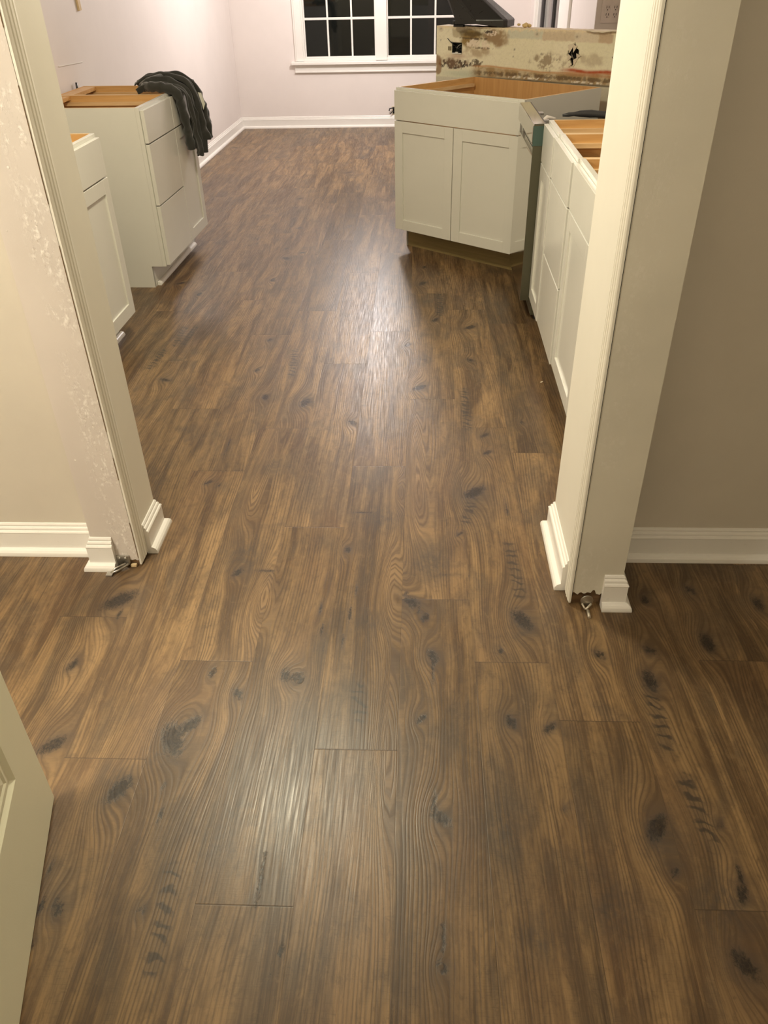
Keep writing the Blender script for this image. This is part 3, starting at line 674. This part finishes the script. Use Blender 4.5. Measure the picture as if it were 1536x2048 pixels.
# low outlet opening on the back wall
e = empty('outlet_wires', (-.262, 8.932, .150), 0, 'loose black and white wires at low outlet hole on back wall', 'outlet')
bm = nb(); box(bm, -.03, .03, -.004, 0, -.04, .04); mk('box_rim', bm, M['pale'], e)
boxo('cavity', -.02, .02, -.0055, -.0045, -.03, .03, M['dark'], e)
bm = nb(); tube(bm, [(0, 0, .02), (-.02, -.03, .025), (-.05, -.035, .02), (-.055, -.03, .0)], .006); tube(bm, [(0, 0, -.005), (-.025, -.03, -.01), (-.045, -.03, -.03)], .005); mk('wire', bm, plain('wire_b', (.02, .02, .02), .4), e)

# ------------------------------------------------------------------ cabinets
def shaker(bm, x0, x1, z0, z1, y=0, th=.019, st=.057, rec=.007):
    box(bm, x0, x0+st, y, y+th, z0, z1); box(bm, x1-st, x1, y, y+th, z0, z1)
    box(bm, x0+st, x1-st, y, y+th, z0, z0+st); box(bm, x0+st, x1-st, y, y+th, z1-st, z1)
    box(bm, x0+st-.002, x1-st+.002, y+rec, y+th, z0+st-.002, z1-st+.002)
def cab(name, label, org, rz, w, d, h, fronts, toe=.075, brace=(), toe_mat=None, stretcher=True, skew=0):
    """local: x along the front, y back into the cabinet, door face at y=0"""
    e = empty(name, (org[0], org[1], 0), rz, label, 'cabinet')
    T = .016; F0 = .020; F1 = .039; zb = .114
    for s in (0, 1):
        x0 = 0 if s == 0 else w-T
        bm = nb(); prof = [(F1, zb), (toe, zb), (toe, 0), (d, 0), (d, h), (F1, h)]
        a = [bm.verts.new((x0, y, z)) for y, z in prof]; b = [bm.verts.new((x0+T, y, z)) for y, z in prof]
        fa = bm.faces.new(a); fb_ = bm.faces.new(b[::-1]); fi = fb_ if s == 0 else fa; fi.material_index = 1
        for i in range(6):
            f = bm.faces.new([a[i], b[i], b[(i+1) % 6], a[(i+1) % 6]])
            if i == 4: f.material_index = 2
        mk('side_panel', bm, [M['cab'], M['wood'], M['ply']], e)
    boxo('back_panel', T, w-T, d-.008, d, .0, h, M['woodx'], e)
    boxo('bottom_panel', T, w-T, F1, d-.008, zb, zb+.012, M['wood'], e)
    boxo('toe_kick', 0.001, w-.001, toe, toe+.012, 0, zb, toe_mat or M['cab'], e)
    bm = nb(); fw = .038
    box(bm, 0, fw, F0, F1, zb, h); box(bm, w-fw, w, F0, F1, zb, h); box(bm, fw, w-fw, F0, F1, h-fw, h); box(bm, fw, w-fw, F0, F1, zb, zb+fw)
    mk('face_frame', bm, M['cab'], e, bevel=.0012)
    for x0, x1 in ((T, T+.020), (w-T-.020, w-T)):
        boxo('cleat', x0, x1, F1+.01, d-.03, h-.046, h-.030, M['ply'], e)
    if stretcher: boxo('top_stretcher', T, w-T, d-.075, d-.009, h-.020, h-.002, M['wood'], e)
    for xb in brace:
        bm = nb(); box(bm, xb, xb+.014, F1+.002, d-.02, h-.060, h-.004); box(bm, xb-.03, xb, F1+.01, d-.02, h-.060, h-.048); mk('drawer_runner', bm, M['wood'], e)
    for kind, x0, x1, z0, z1 in fronts:
        bm = nb()
        if kind == 'door': shaker(bm, x0, x1, z0, z1)
        elif kind == 'dshaker': shaker(bm, x0, x1, z0, z1)
        else: box(bm, x0, x1, 0, .019, z0, z1)
        mk('door' if kind == 'door' else ('drawer_front' if kind != 'false' else 'false_front'), bm, M['cab'], e, bevel=.0012)
        if kind in ('drawer', 'dshaker'):   # the drawer's box behind its front
            bm = nb(); xa, xb_ = x0+.045, x1-.045; zt = min(z1-.03, h-.075)
            box(bm, xa, xa+.012, .040, d-.05, z0+.02, zt); box(bm, xb_-.012, xb_, .040, d-.05, z0+.02, zt); box(bm, xa+.012, xb_-.012, d-.062, d-.05, z0+.02, zt); box(bm, xa+.012, xb_-.012, .040, d-.062, z0+.02, z0+.03)
            mk('drawer_box', bm, M['wood'], e)
    if skew:
        for ch in e.children:
            for v in ch.data.vertices:
                v.co.x += skew*max(0, v.co.y-.039)
    return e
g = .0035
CHT = .876
# left, far: three drawers, then a door cabinet under the jacket
LA = math.radians(90-2.1)
cab('drawer_cabinet', 'white three-drawer base cabinet against left wall, nearer of the pair under the jacket', (-1.327, 4.135), LA, .437, .605, CHT,
    [('drawer', .010, .434, .716, .862), ('drawer', .010, .434, .424, .710), ('drawer', .010, .434, .120, .418)], toe=.100)
cab('base_cabinet', 'white door base cabinet against left wall with dark jacket hanging over its front', (-1.327+.438*math.cos(LA), 4.135+.438*math.sin(LA)), LA, .360, .605, CHT,
    [('drawer', .002, .352, .716, .862), ('door', .002, .352, .120, .710)], toe=.100)
# left, near
cab('base_cabinet', 'white base cabinet at left with drawer above door, half hidden behind left jamb', (-1.322-.007, 2.565), math.radians(90-1.0), .915, .600, CHT,
    [('drawer', .008, .455, .716, .862), ('drawer', .460, .907, .716, .862), ('door', .008, .455, .120, .710), ('door', .460, .907, .120, .710)], toe=.100)
# sink base on the diagonal
SA = math.radians(-39.3)
cab('sink_cabinet', 'open-topped white sink base cabinet with two shaker doors set diagonally', (-.146, 4.812), SA, .828, .60, .862,
    [('false', .004, .824, .705, .850), ('door', .004, .4115, .118, .700), ('door', .4165, .824, .118, .700)], toe=.095, toe_mat=M['toe'], stretcher=False, skew=.17)
# right run, seen from the hall: far narrow, middle drawers, near door
RX = .519
RR = math.radians(-90-.45)
cab('base_cabinet', 'narrow white base cabinet next to the dishwasher in right-hand run', (RX-.001, 3.652), RR, .313, .615, CHT, [('drawer', .004, .313-g/2, .716, .862), ('door', .004, .313-g/2, .120, .710)])
cab('drawer_cabinet', 'white three-drawer base cabinet in middle of right-hand run', (RX, 3.338), RR, .445, .615, CHT,
    [('drawer', g/2, .445-g/2, .716, .862), ('drawer', g/2, .445-g/2, .424, .710), ('drawer', g/2, .445-g/2, .120, .418)])
cab('base_cabinet', 'white base cabinet nearest the right jamb, drawer over shaker door', (RX+.003, 2.892), RR, .457, .615, CHT, [('drawer', g/2, .452, .716, .862), ('door', g/2, .452, .120, .710)])

# ------------------------------------------------------------------ dishwasher (local: x along the front, y back)
e = empty('dishwasher', (.482, 4.252, 0), math.radians(-90-.3), 'stainless steel dishwasher standing proud between sink cabinet and cabinet run', 'dishwasher')
boxo('body', .012, .585, .055, .60, .02, .785, M['dwside'], e, bevel=.003)
bm = nb(); box(bm, .003, .594, .0, .045, .10, .735); mk('door', bm, [M['stain']], e, bevel=.004)
bm = nb(); box(bm, .003, .594, .024, .045, .737, .778); mk('handle_recess', bm, M['stain'], e)
bm = nb(); n = 14
P_ = [(-.002, .780), (-.006, .788), (-.006, .850), (-.002, .859), (.045, .862), (.045, .778), (.010, .775)]
a = [bm.verts.new((.003, y, z)) for y, z in P_]; b = [bm.verts.new((.594, y, z)) for y, z in P_]
bm.faces.new(a); bm.faces.new(b[::-1])
for i in range(len(P_)): bm.faces.new([a[i], b[i], b[(i+1) % len(P_)], a[(i+1) % len(P_)]])
mk('control_panel', bm, M['stain'], e, bevel=.002)
bm = nb(); box(bm, .5942, .5972, .0, .046, .10, .86); mk('door_edge', bm, M['dwside'], e)
bm = nb(); box(bm, .5972, .5982, -.003, .044, .775, .852); mk('protective_film', bm, M['film'], e, label='teal film on the corner')
boxo('kick_plate', .02, .58, .075, .09, .0, .095, M['black'], e)
boxo('top_gasket', .01, .590, .046, .050, .842, .861, M['black'], e)
boxo('mounting_tab', .25, .30, .046, .075, .848, .856, M['steel'], e); boxo('mounting_tab', .44, .50, .046, .075, .848, .858, M['steel'], e)

# white plastic scrap on the dishwasher corner and the dark strip on the cabinets
bm = nb(); tube(bm, [(0, 0, 0), (.02, .03, .008), (.05, .02, .004), (.06, .06, .0)], [.007, .010, .007, .004]); box(bm, .01, .05, .05, .07, -.008, .0)
o = mk('plastic_clip', bm, plain('clip_white', (.72, .66, .62), .35)); o.location = (.53, 3.78, .852); props(o, 'small whitish plastic clip lying on top of dishwasher corner', 'clip')
bm = nb(); n = 24; A = []
for i in range(n+1):
    s = i/n; A.append((.60+.57*s, 3.705+.012*math.sin(s*7)-.01*s, .884+.004*math.sin(s*11)))
tube(bm, A, [.005+.009*min(1, 6*i/n)+.003*noise.noise(Vector((i*.7, 0, 0))) for i in range(n+1)], 8)
o = mk('foam_strip', bm, plain('strip_black', (.03, .03, .032), .55)); props(o, 'frayed dark strip lying across far end of right-hand cabinets', 'strip')

# ------------------------------------------------------------------ quarter round at the left toe kicks
def qround(name, p0, p1, r, side, label):
    pr = [(0, 0), (r, 0)]+[(r*math.cos(a_), r*math.sin(a_)) for a_ in [PI/2*k/6 for k in range(1, 7)]]
    bm = nb(); sweep(bm, [p0, p1], pr, side); o = mk(name, bm, M['trim']); props(o, label, 'moulding'); return o
qround('quarter_round', (-1.4230, 4.175), (-1.3985, 4.905), .019, -1, 'white quarter round strip at foot of jacket-covered drawer cabinet')
qround('quarter_round', (-1.4270, 2.60), (-1.4105, 3.49), .019, -1, 'white quarter round strip at foot of left cabinet beside jamb')

# ------------------------------------------------------------------ jacket draped on the far left cabinet
e = empty('jacket', (-1.318, 4.735, .876), 0, 'dark charcoal fleece jacket draped over front of left drawer cabinet', 'jacket')
def drape(bm, path, y0f, y1f, folds, amp, nt=40, ns=40, seed=0):
    path = [Vector(p) for p in path]
    def pt(s):
        f = s*(len(path)-1); i = min(int(f), len(path)-2); q = f-i
        P0 = path[max(i-1, 0)]; P1 = path[i]; P2 = path[i+1]; P3 = path[min(i+2, len(path)-1)]
        return .5*((2*P1)+(-P0+P2)*q+(2*P0-5*P1+4*P2-P3)*q*q+(-P0+3*P1-3*P2+P3)*q**3)
    gr = []
    for a_ in range(ns+1):
        s = a_/ns; p = pt(s); d = (pt(min(1, s+.02))-pt(max(0, s-.02))).normalized(); nrm_ = Vector((d.y*-1, d.x)) if False else Vector((-d.y, d.x))
        if nrm_.y < 0 and s < .4: nrm_ = -nrm_
        row = []
        for b_ in range(nt+1):
            tt = b_/nt; y = y0f(s)+(y1f(s)-y0f(s))*tt
            wv = amp(s)*(math.sin(tt*folds*2*PI+seed+s*1.5+1.2*math.sin(s*4))*.6+.5*math.sin(tt*folds*3.7+seed*2-s*3)) + .006*noise.noise(Vector((tt*7, s*9, seed)))
            ed = -.010*(abs(tt-.5)*2)**6
            side = nrm_*(wv+ed)
            out = Vector((side.x if s < .45 else abs(amp(s))*1.2+wv, side.y if s < .45 else 0))
            k = sstep(.35, .55, s); o2 = Vector((side.x*(1-k)+(amp(s)*1.1+wv)*k, (side.y+amp(s))*(1-k)))
            row.append(bm.verts.new((p.x+o2.x, y+.012*noise.noise(Vector((s*6, tt*5, seed+4))), p.y+o2.y)))
        gr.append(row)
    for a_ in range(ns):
        for b_ in range(nt): bm.faces.new([gr[a_][b_], gr[a_+1][b_], gr[a_+1][b_+1], gr[a_][b_+1]])
bm = nb()
# local to the empty: x out from the cabinet front, y along it, z from the top
main = [(-.175, .004), (-.14, .020), (-.09, .036), (-.03, .034), (.038, .008), (.062, -.07), (.064, -.17), (.062, -.27), (.060, -.325)]
drape(bm, main, lambda s: -.155+.12*s, lambda s: .05+.09*math.sin(s*2.4), 5, lambda s: .014+.006*s, 56, 48, 1)
back = [(-.22, .015), (-.14, .045), (-.05, .052), (.040, .022), (.068, -.04), (.076, -.13), (.080, -.21), (.080, -.265)]
drape(bm, back, lambda s: -.02+.10*s, lambda s: .08+.14*s, 3, lambda s: .012+.006*s, 36, 44, 4)
for v in bm.verts:
    q_ = v.co*15; v.co += Vector((noise.noise(q_)*.6+.3*abs(noise.noise(q_*2.1)), noise.noise(q_+Vector((9, 1, 4)))*1.2, noise.noise(q_+Vector((3, 7, 2)))*.7))*.020
o = mk('jacket_body', bm, M['cloth'], e, smooth=True); sd = o.modifiers.new('s', 'SOLIDIFY'); sd.thickness = .007; sb = o.modifiers.new('ss', 'SUBSURF'); sb.levels = 1; sb.render_levels = 1
for nm, pts, r in (('sleeve', [(-.15, -.06, .022), (-.10, -.125, .032), (-.03, -.13, .028), (.032, -.115, -.002), (.046, -.085, -.10), (.050, -.06, -.20), (.053, -.045, -.285)], [.020, .024, .024, .022, .021, .021, .023]),
                   ('sleeve', [(-.12, .06, .040), (-.01, .10, .038), (.055, .135, .0), (.080, .175, -.09), (.088, .215, -.165), (.086, .225, -.235)], [.022, .026, .026, .026, .028, .022])):
    P = [Vector(p) for p in pts]; fine_, rf = [], []
    for i in range(len(P)-1):
        for k in range(6):
            q = k/6; P0 = P[max(i-1, 0)]; P1 = P[i]; P2 = P[i+1]; P3 = P[min(i+2, len(P)-1)]
            fine_.append(.5*((2*P1)+(-P0+P2)*q+(2*P0-5*P1+4*P2-P3)*q*q+(-P0+3*P1-3*P2+P3)*q**3)); rf.append((r[i]*(1-q)+r[i+1]*q)*(1+.13*math.sin(len(fine_)*1.7)))
    fine_.append(P[-1]); rf.append(r[-1])
    bm = nb(); tube(bm, fine_, rf, 18)
    for v in bm.verts:
        d_ = noise.noise(v.co*26)*.010; v.co += Vector((d_, -d_*.6, d_*.3))
    mk(nm, bm, M['cloth'], e, smooth=True)
bm = nb(); tube(bm, [(-.17, -.03, .026), (-.13, -.05, .042), (-.07, -.01, .050), (-.10, .05, .046), (-.16, .04, .03)], [.018, .024, .028, .024, .018], 14)
for v in bm.verts: v.co += Vector((1, .5, .7))*noise.noise(v.co*30)*.012
mk('collar', bm, M['cloth'], e, smooth=True)
bm = nb(); vs = [(.098, .075, -.022), (.106, .112, -.030), (.118, .118, -.085), (.110, .098, -.112), (.112, .080, -.085)]
a = [bm.verts.new(p) for p in vs]; b = [bm.verts.new((p[0]+.0015, p[1], p[2])) for p in vs]; bm.faces.new(a); bm.faces.new(b[::-1])
for i in range(5): bm.faces.new([a[i], a[(i+1) % 5], b[(i+1) % 5], b[i]])
mk('care_tag', bm, M['tag'], e, label='pale sewn-in tag')

# ------------------------------------------------------------------ things on the left wall
e_x = kwx(5.2)
bm = nb(); box(bm, 0, .012, -.018, .018, 0, .30); o = mk('wood_shim', bm, M['shim'], bevel=.001); o.location = (kwx(5.19)+.001, 5.19, 1.225); o.rotation_euler = (math.radians(4), 0, 0); props(o, 'thin pale wooden strip on left kitchen wall above cabinet', 'wood strip')
bm = nb(); tube(bm, [(0, 0, 0), (.012, .0, .02), (.014, .0, .06)], .006); o = mk('cable_end', bm, M['black']); o.location = (kwx(4.93)+.002, 4.90, .84); props(o, 'short black cable end sticking out of left wall behind drawer cabinet', 'cable')
bm = nb(); box(bm, 0, .002, 0, .34, 0, .004); o = mk('trim_11', bm, M['trim'], kind='structure', label='thin scratch of white filler on left wall'); o.location = (kwx(4.8)+.001, 4.75, .992); o.rotation_euler = (math.radians(-2), 0, math.radians(-1.2))

# ------------------------------------------------------------------ hall door leaf, lower left
dA = Vector((-.765, .985)); dB = Vector((-.655, .545)); dd = (dB-dA).normalized()
e = empty('door_1', (dA.x, dA.y, .008), math.atan2(dd.y, dd.x), kind='structure', label='open white panelled door leaf at lower left')
# local x runs from the leading edge to the hinge; the visible face is on the +y side
DW = .76; TH = .035
bm = nb(); ST = .115
def pan(z0, z1, x0, x1):
    return (x0, x1, z0, z1)
pans = [(ST, DW/2-.05, .215, .86), (DW/2+.05, DW-ST, .215, .86), (ST, DW/2-.05, 1.02, 1.88), (DW/2+.05, DW-ST, 1.02, 1.88)]
box(bm, 0, ST, -TH, 0, 0, 2.02); box(bm, DW-ST, DW, -TH, 0, 0, 2.02); box(bm, DW/2-.05, DW/2+.05, -TH, 0, 0, 2.02)
for x0, x1 in ((ST, DW/2-.05), (DW/2+.05, DW-ST)):
    for z0, z1 in ((0, .215), (.86, 1.02), (1.88, 2.02)): box(bm, x0, x1, -TH, 0, z0, z1)
mk('door_leaf', bm, M['door'], e)
for x0, x1, z0, z1 in pans:
    bm = nb(); lv = [(0, 0), (.004, -.003), (.010, -.007), (.016, -.007), (.022, -.0035), (.028, -.0035), (.034, -.006), (.060, -.002)]
    rings = []
    for ins, y in lv: rings.append([bm.verts.new(p) for p in ((x0+ins, y, z0+ins), (x1-ins, y, z0+ins), (x1-ins, y, z1-ins), (x0+ins, y, z1-ins))])
    for A, B in zip(rings, rings[1:]):
        for i in range(4): bm.faces.new([A[i], A[(i+1) % 4], B[(i+1) % 4], B[i]])
    bm.faces.new(rings[-1]); bk_ = [bm.verts.new((v.co.x, -TH+.004, v.co.z)) for v in rings[0]]
    bm.faces.new(bk_)
    for i in range(4): bm.faces.new([rings[0][i], bk_[i], bk_[(i+1) % 4], rings[0][(i+1) % 4]])
    mk('door_panel', bm, M['door'], e)

# ------------------------------------------------------------------ metal brackets at the wall-end feet
e = empty('metal_bracket', (-.855, 1.766, 0), 0, 'bent metal door bracket with two screws at foot of left wall end', 'bracket')
bm = nb(); box(bm, -.020, .018, -.004, .0, .016, .040); bmesh.ops.create_cone(bm, cap_ends=True, segments=20, radius1=.019, radius2=.019, depth=.004, matrix=Matrix.Translation((-.001, -.0025, .018)) @ Matrix.Rotation(PI/2, 4, 'X')); mk('plate', bm, M['steel'], e, bevel=.001)
for sx in (-.009, .008):
    bm = nb(); bmesh.ops.create_uvsphere(bm, u_segments=10, v_segments=6, radius=.0042, matrix=Matrix.Translation((sx, -.005, .033))); mk('screw', bm, M['steel'], e, smooth=True)
bm = nb(); tube(bm, [(.014, -.008, .014), (-.014, -.030, .006), (-.030, -.040, .004)], [.004, .004, .004], 6); tube(bm, [(.008, -.012, .020), (-.018, -.028, .014), (-.030, -.040, .005)], [.003, .003, .003], 6); box(bm, -.042, -.024, -.052, -.034, .001, .006); mk('arm', bm, M['steel'], e)
boxo('wood_sliver', -.0+.018, .034, -.006, .004, .001, .008, M['shim'], e)
e = empty('metal_bracket', (.458, 1.618, 0), 0, 'round metal bracket with bent strip at foot of right wall end', 'bracket')
bm = nb(); disc(bm, (0, -.003, .022), (0, -1, 0), .017, .004, 20); v = [(-.015, -.004, .012), (.015, -.004, .012), (.002, -.022, -.0)]
mk('disc', bm, M['steel'], e, smooth=False)
bm = nb(); tube(bm, [(-.012, -.007, .012), (-.004, -.020, .003)], .003, 6); tube(bm, [(.012, -.009, .014), (-.004, -.022, .004)], .0035, 6); tube(bm, [(.002, -.024, .003), (.001, -.052, .004)], .0042, 6); mk('arm', bm, plain('pale_metal', (.62, .56, .46), .4, .5), e)

# small chips on the floor
for (x, y), s, lb in (((.386, 1.755), .010, 'tiny pale paint chip on floor beside right baseboard'), ((.508, 2.98), .010, 'tiny pale chip on floor under right-hand cabinets')):
    bm = nb(); bmesh.ops.create_icosphere(bm, subdivisions=1, radius=.005, matrix=Matrix.Translation((0, 0, .0025)) @ Matrix.Diagonal((1.6, .7, .5, 1)))
    o = mk('paint_chip', bm, M['pale']); o.location = (x, y, 0); o.rotation_euler = (0, 0, .6); props(o, lb, 'chip')

# ------------------------------------------------------------------ lamp fixtures (above the frame; they carry the light, the last an added fill)
def dome(name, loc, r, mat, label):
    e = empty(name, loc, 0, label, 'ceiling light')
    bm = nb(); disc(bm, (0, 0, -.02), (0, 0, 1), r*1.02, .02, 32); mk('base_ring', bm, M['steel'], e)
    return e
dome('ceiling_light', (-.60, 2.60, H), .19, None, 'flush round kitchen ceiling light above cabinets')
e = empty('pendant_light', (-.46, 7.4, H), 0, 'pendant lamp hanging over dining area', 'pendant')
bm = nb(); disc(bm, (0, 0, -.025), (0, 0, 1), .06, .025, 24); tube(bm, [(0, 0, 0), (0, 0, -.42)], .004); disc(bm, (0, 0, -.45), (0, 0, 1), .03, .05, 16); mk('stem', bm, M['steel'], e)
e = empty('hall_light', (-1.80, .50, H), 0, 'small hall ceiling lamp holder', 'ceiling light')
bm = nb(); disc(bm, (0, 0, -.05), (0, 0, 1), .05, .05, 24); mk('base_ring', bm, M['trim'], e)

e = empty('hall_light', (.55, -.55, H), 0, 'added ceiling holder for unseen fill light behind camera', 'ceiling light')  # holder added to go with the fill light
bm = nb(); disc(bm, (0, 0, -.05), (0, 0, 1), .05, .05, 24); mk('base_ring', bm, M['trim'], e)
